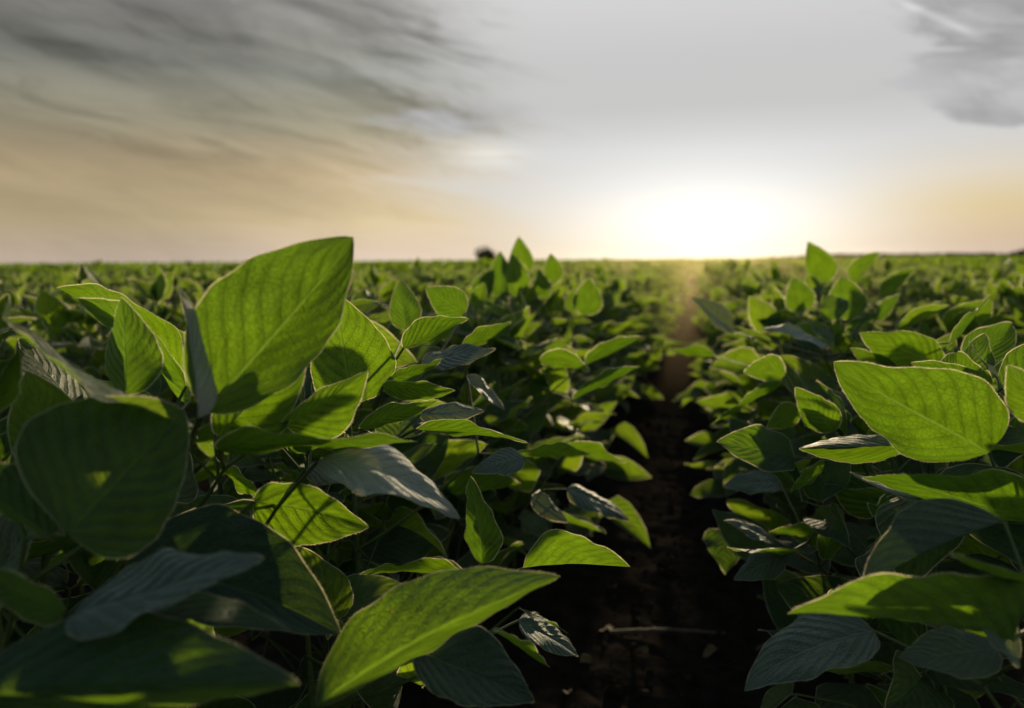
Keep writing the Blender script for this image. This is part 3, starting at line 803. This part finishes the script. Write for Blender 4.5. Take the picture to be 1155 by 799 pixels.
# closed canopy beyond the last separate rows
cx_, cy_ = axis_lines(-60, 60, 3.0, -2500, 2500, 1.2), axis_lines(56, 150, 2.0, 56, 2500, 1.2)
A_, B_ = np.meshgrid(cx_, cy_, indexing='ij')
rr = np.random.default_rng(3)
Zc = .57 + rr.uniform(-.05, .05, A_.shape) + np.where(B_ > 500, 1.2 * np.clip((A_ - 30) / 300, 0, 1) * np.clip((B_ - 500) / 900, 0, 1) * 4, 0)
far = link('field', mesh_from('field', np.stack([A_, B_, Zc], -1).reshape(-1, 3), grid_faces(len(cx_), len(cy_))[:, ::-1], [M_FAR]))
tag(far, 'soybean field closing into one green sheet at the horizon', None, kind='structure')

# crumbs of soil in the furrow
acc = Acc(); crg = np.random.default_rng(8)
for i in range(900):
    x = crg.normal(-.06, .16); y = crg.uniform(.7, 4.0); s = crg.gamma(1.6, .0017) + .0008
    th = np.linspace(0, np.pi, 5); ph = np.linspace(0, 2 * np.pi, 7)[:-1]
    dirs = np.array([[math.sin(a) * math.cos(b), math.sin(a) * math.sin(b), math.cos(a)] for a in th for b in ph])
    Vv = dirs * s * (.7 + .5 * crg.random((len(dirs), 1))) * (1.2, 1, .75)
    p = Vector((x, y, 0)); z = .010 * mnoise.noise(p * 6) + .005 * mnoise.noise(p * 19 + Vector((3, 1, 0))) + .004 * mnoise.noise(p * 45) + .02 * math.cos((x + .06) / .72 * 6.283 + math.pi)
    n6 = 6; Fq = []
    for a in range(4):
        for b in range(n6): Fq.append([a * n6 + b, a * n6 + (b + 1) % n6, (a + 1) * n6 + (b + 1) % n6, (a + 1) * n6 + b])
    acc.add(Vv + (x, y, z + s * .3), np.array(Fq)[:, ::-1])
cl = link('dirt', acc.mesh('dirt', [M_CLOD])); tag(cl, 'loose crumbs of dark soil along the furrow', 'soil crumbs', kind='stuff')

def ground_pt(px, py, z=.0):
    q = at(px, py, 1.0) - CPOS
    return CPOS + q * ((z - CAM_H) / q[2])
def gz(x, y):
    p = Vector((x, y, 0)); return .010 * mnoise.noise(p * 6) + .005 * mnoise.noise(p * 19 + Vector((3, 1, 0))) + .004 * mnoise.noise(p * 45) + .02 * math.cos((x + .06) / .72 * 6.283 + math.pi)
# straw lying across the furrow
def straw(a, b, r, label, sag=.0):
    A, B = ground_pt(*a), ground_pt(*b)
    n = 9; P = np.array([A + (B - A) * t for t in np.linspace(0, 1, n)])
    z0 = max(gz(*q[:2]) for q in P); P[:, 2] = z0 + r + .004 * np.sin(np.linspace(0, 3.1, n)); P[:, :2] += np.random.default_rng(int(a[0])).normal(0, .0015, (n, 2))
    c = P.mean(0); o = empty('dry_stalk', c); tag(o, label, 'dry stalk')
    m = Acc(); m.add(*tube(P - c, r, r * .7, 7)); st = link('stalk', m.mesh('stalk', [M_STRAW]), o)
    m = Acc(); m.add(*tube(np.array([P[3] - (P[4] - P[3]) * .08, P[3] + (P[4] - P[3]) * .08]) - c, r * 1.5, r * 1.4, 7)); link('joint', m.mesh('joint', [M_STRAW]), o)
straw((688, 706), (818, 708), .0035, 'long pale dry stalk lying straight across the dark furrow')
straw((852, 735), (880, 730), .0022, 'short dry stalk at the right foot of the furrow')
def litter(px, py, size, rz, label):
    c = ground_pt(px, py); G, U = V_HI[int(px) % len(V_HI)]
    a = Acc(); W = (G.reshape(-1, 3) - (0, .5, 0)) * size * (1, 1, 2.0); W = W @ rotz(rz).T
    a.add(W, grid_faces(*G.shape[:2]), U)
    o = link('fallen_leaf', a.mesh('fallen_leaf', [M_DEAD])); o.location = (c[0], c[1], gz(c[0], c[1]) + size * .25)
    tag(o, label, 'fallen leaf')
litter(690, 656, .030, .4, 'small tan withered leaf scrap on soil, below the long lit leaf at the furrow')
litter(683, 706, .034, 2.0, 'tan withered leaf at the left end of the dry stalk')
litter(720, 731, .040, 1.0, 'grey-brown withered leaf on soil just below the dry stalk')
litter(660, 740, .030, 2.9, 'reddish brown withered leaf scrap at the left foot of the furrow')
litter(800, 730, .034, 2.3, 'dull withered leaf below the right end of the dry stalk')
litter(640, 778, .028, .2, 'withered leaf scrap lowest in the furrow, near the bottom of the picture')

# ------------------------------------------------------------------ far trees
def far_tree(px, py, d, w, h, label, name='tree', seed=1, spread=.35):
    rg = np.random.default_rng(seed)
    base = at(px, py, d); base[2] = 0
    o = empty(name, base); tag(o, label, 'tree')
    a = Acc(); a.add(*tube(bez((0, 0, 0), (.05 * w, 0, h * .3), (0, 0, h * .7), 6), w * .03, w * .012, 7))
    for k in range(6):
        an = k * 1.05; a.add(*tube(bez((0, 0, h * (.25 + .06 * k)), (math.cos(an) * w * .15, math.sin(an) * w * .15, h * (.45 + .04 * k)), (math.cos(an) * w * .36, math.sin(an) * w * .36, h * (.55 + .05 * k)), 5), w * .012, w * .004, 5))
    link('trunk', a.mesh('trunk', [M_BARK]), o)
    a = Acc(); cl = []
    for k in range(26):
        q = rg.normal(0, 1, 3); q /= np.linalg.norm(q); q *= rg.random() ** .4
        cl.append(((q[0] * w * .42, q[1] * w * .42, h * .55 + q[2] * h * spread), w * rg.uniform(.10, .2)))
    for c, r in cl:
        for k in range(90):
            q = rg.normal(0, 1, 3); q /= np.linalg.norm(q); q *= rg.random() ** .5 * r
            A = frame(rg.normal(0, 1, 3), rg.normal(0, 1, 3)); G, U = V_MIN[0]
            a.add(np.array(c) + q + (G.reshape(-1, 3) * w * .065) @ A.T, grid_faces(3, 2), U, 0, rg.random())
    link('crown', a.mesh('crown', [M_TREE]), o)
far_tree(548, 292, 150, 5.4, 3.05, 'lone round dark bush on the horizon', 'tree', 1)
far_tree(1152, 300, 210, 5.0, 3.0, 'dark round tree on the horizon at the right edge of the picture', 'tree', 2)

# dark wood along the horizon to the right
a = Acc(); wrg = np.random.default_rng(17)
for k in range(9000):
    t = wrg.random()
    px = 850 + 380 * t; d = 640 + wrg.normal(0, 10)
    hmax = 3.9 * min(1, t * 4 + .1) * (.9 + .12 * math.sin(t * 40) * math.sin(t * 17 + 1))
    c = at(px, 298, d); c[2] = .2 + wrg.random() * hmax
    A = frame(wrg.normal(0, 1, 3), wrg.normal(0, 1, 3)); G, U = V_MIN[0]
    a.add(c + (G.reshape(-1, 3) * 2.0) @ A.T, grid_faces(3, 2), U, 0, wrg.random())
wd = link('woods', a.mesh('woods', [M_TREE])); tag(wd, 'dark line of far-off woods low on the right horizon', 'woods', kind='stuff')

# thin golden evening haze lying over the crop
HAZE = True
if HAZE:
    V = np.array([[x, y, z] for x in (-.95, 1.15) for y in (3.3, 15) for z in (.05, .72)], float)
    F = [[0, 1, 3, 2], [4, 6, 7, 5], [0, 4, 5, 1], [2, 3, 7, 6], [0, 2, 6, 4], [1, 5, 7, 3]]
    m, t = material('evening_haze')
    vs = t.n('ShaderNodeVolumeScatter'); vs.inputs['Density'].default_value = .0044; vs.inputs['Anisotropy'].default_value = .78
    t.put(vs.inputs['Color'], (1, .82, .48, 1))
    t.t.links.new(vs.outputs[0], t.n('ShaderNodeOutputMaterial').inputs['Volume'])
    hz = link('haze', mesh_from('haze', V, F, [m], smooth=False)); tag(hz, 'thin golden haze hanging over the far end of the furrow below the sun', 'haze', kind='stuff')

# ------------------------------------------------------------------ render
S.cycles.volume_bounces = 0
S.render.engine = 'CYCLES'
S.cycles.use_denoising = True
S.cycles.use_adaptive_sampling = True
S.cycles.adaptive_threshold = .02
S.cycles.max_bounces = 5; S.cycles.diffuse_bounces = 4; S.cycles.transmission_bounces = 4; S.cycles.glossy_bounces = 2
S.cycles.caustics_reflective = False; S.cycles.caustics_refractive = False
S.cycles.sample_clamp_indirect = 6.0
S.view_settings.view_transform = 'Standard'; S.view_settings.look = 'None'; S.view_settings.exposure = 0; S.view_settings.gamma = 1
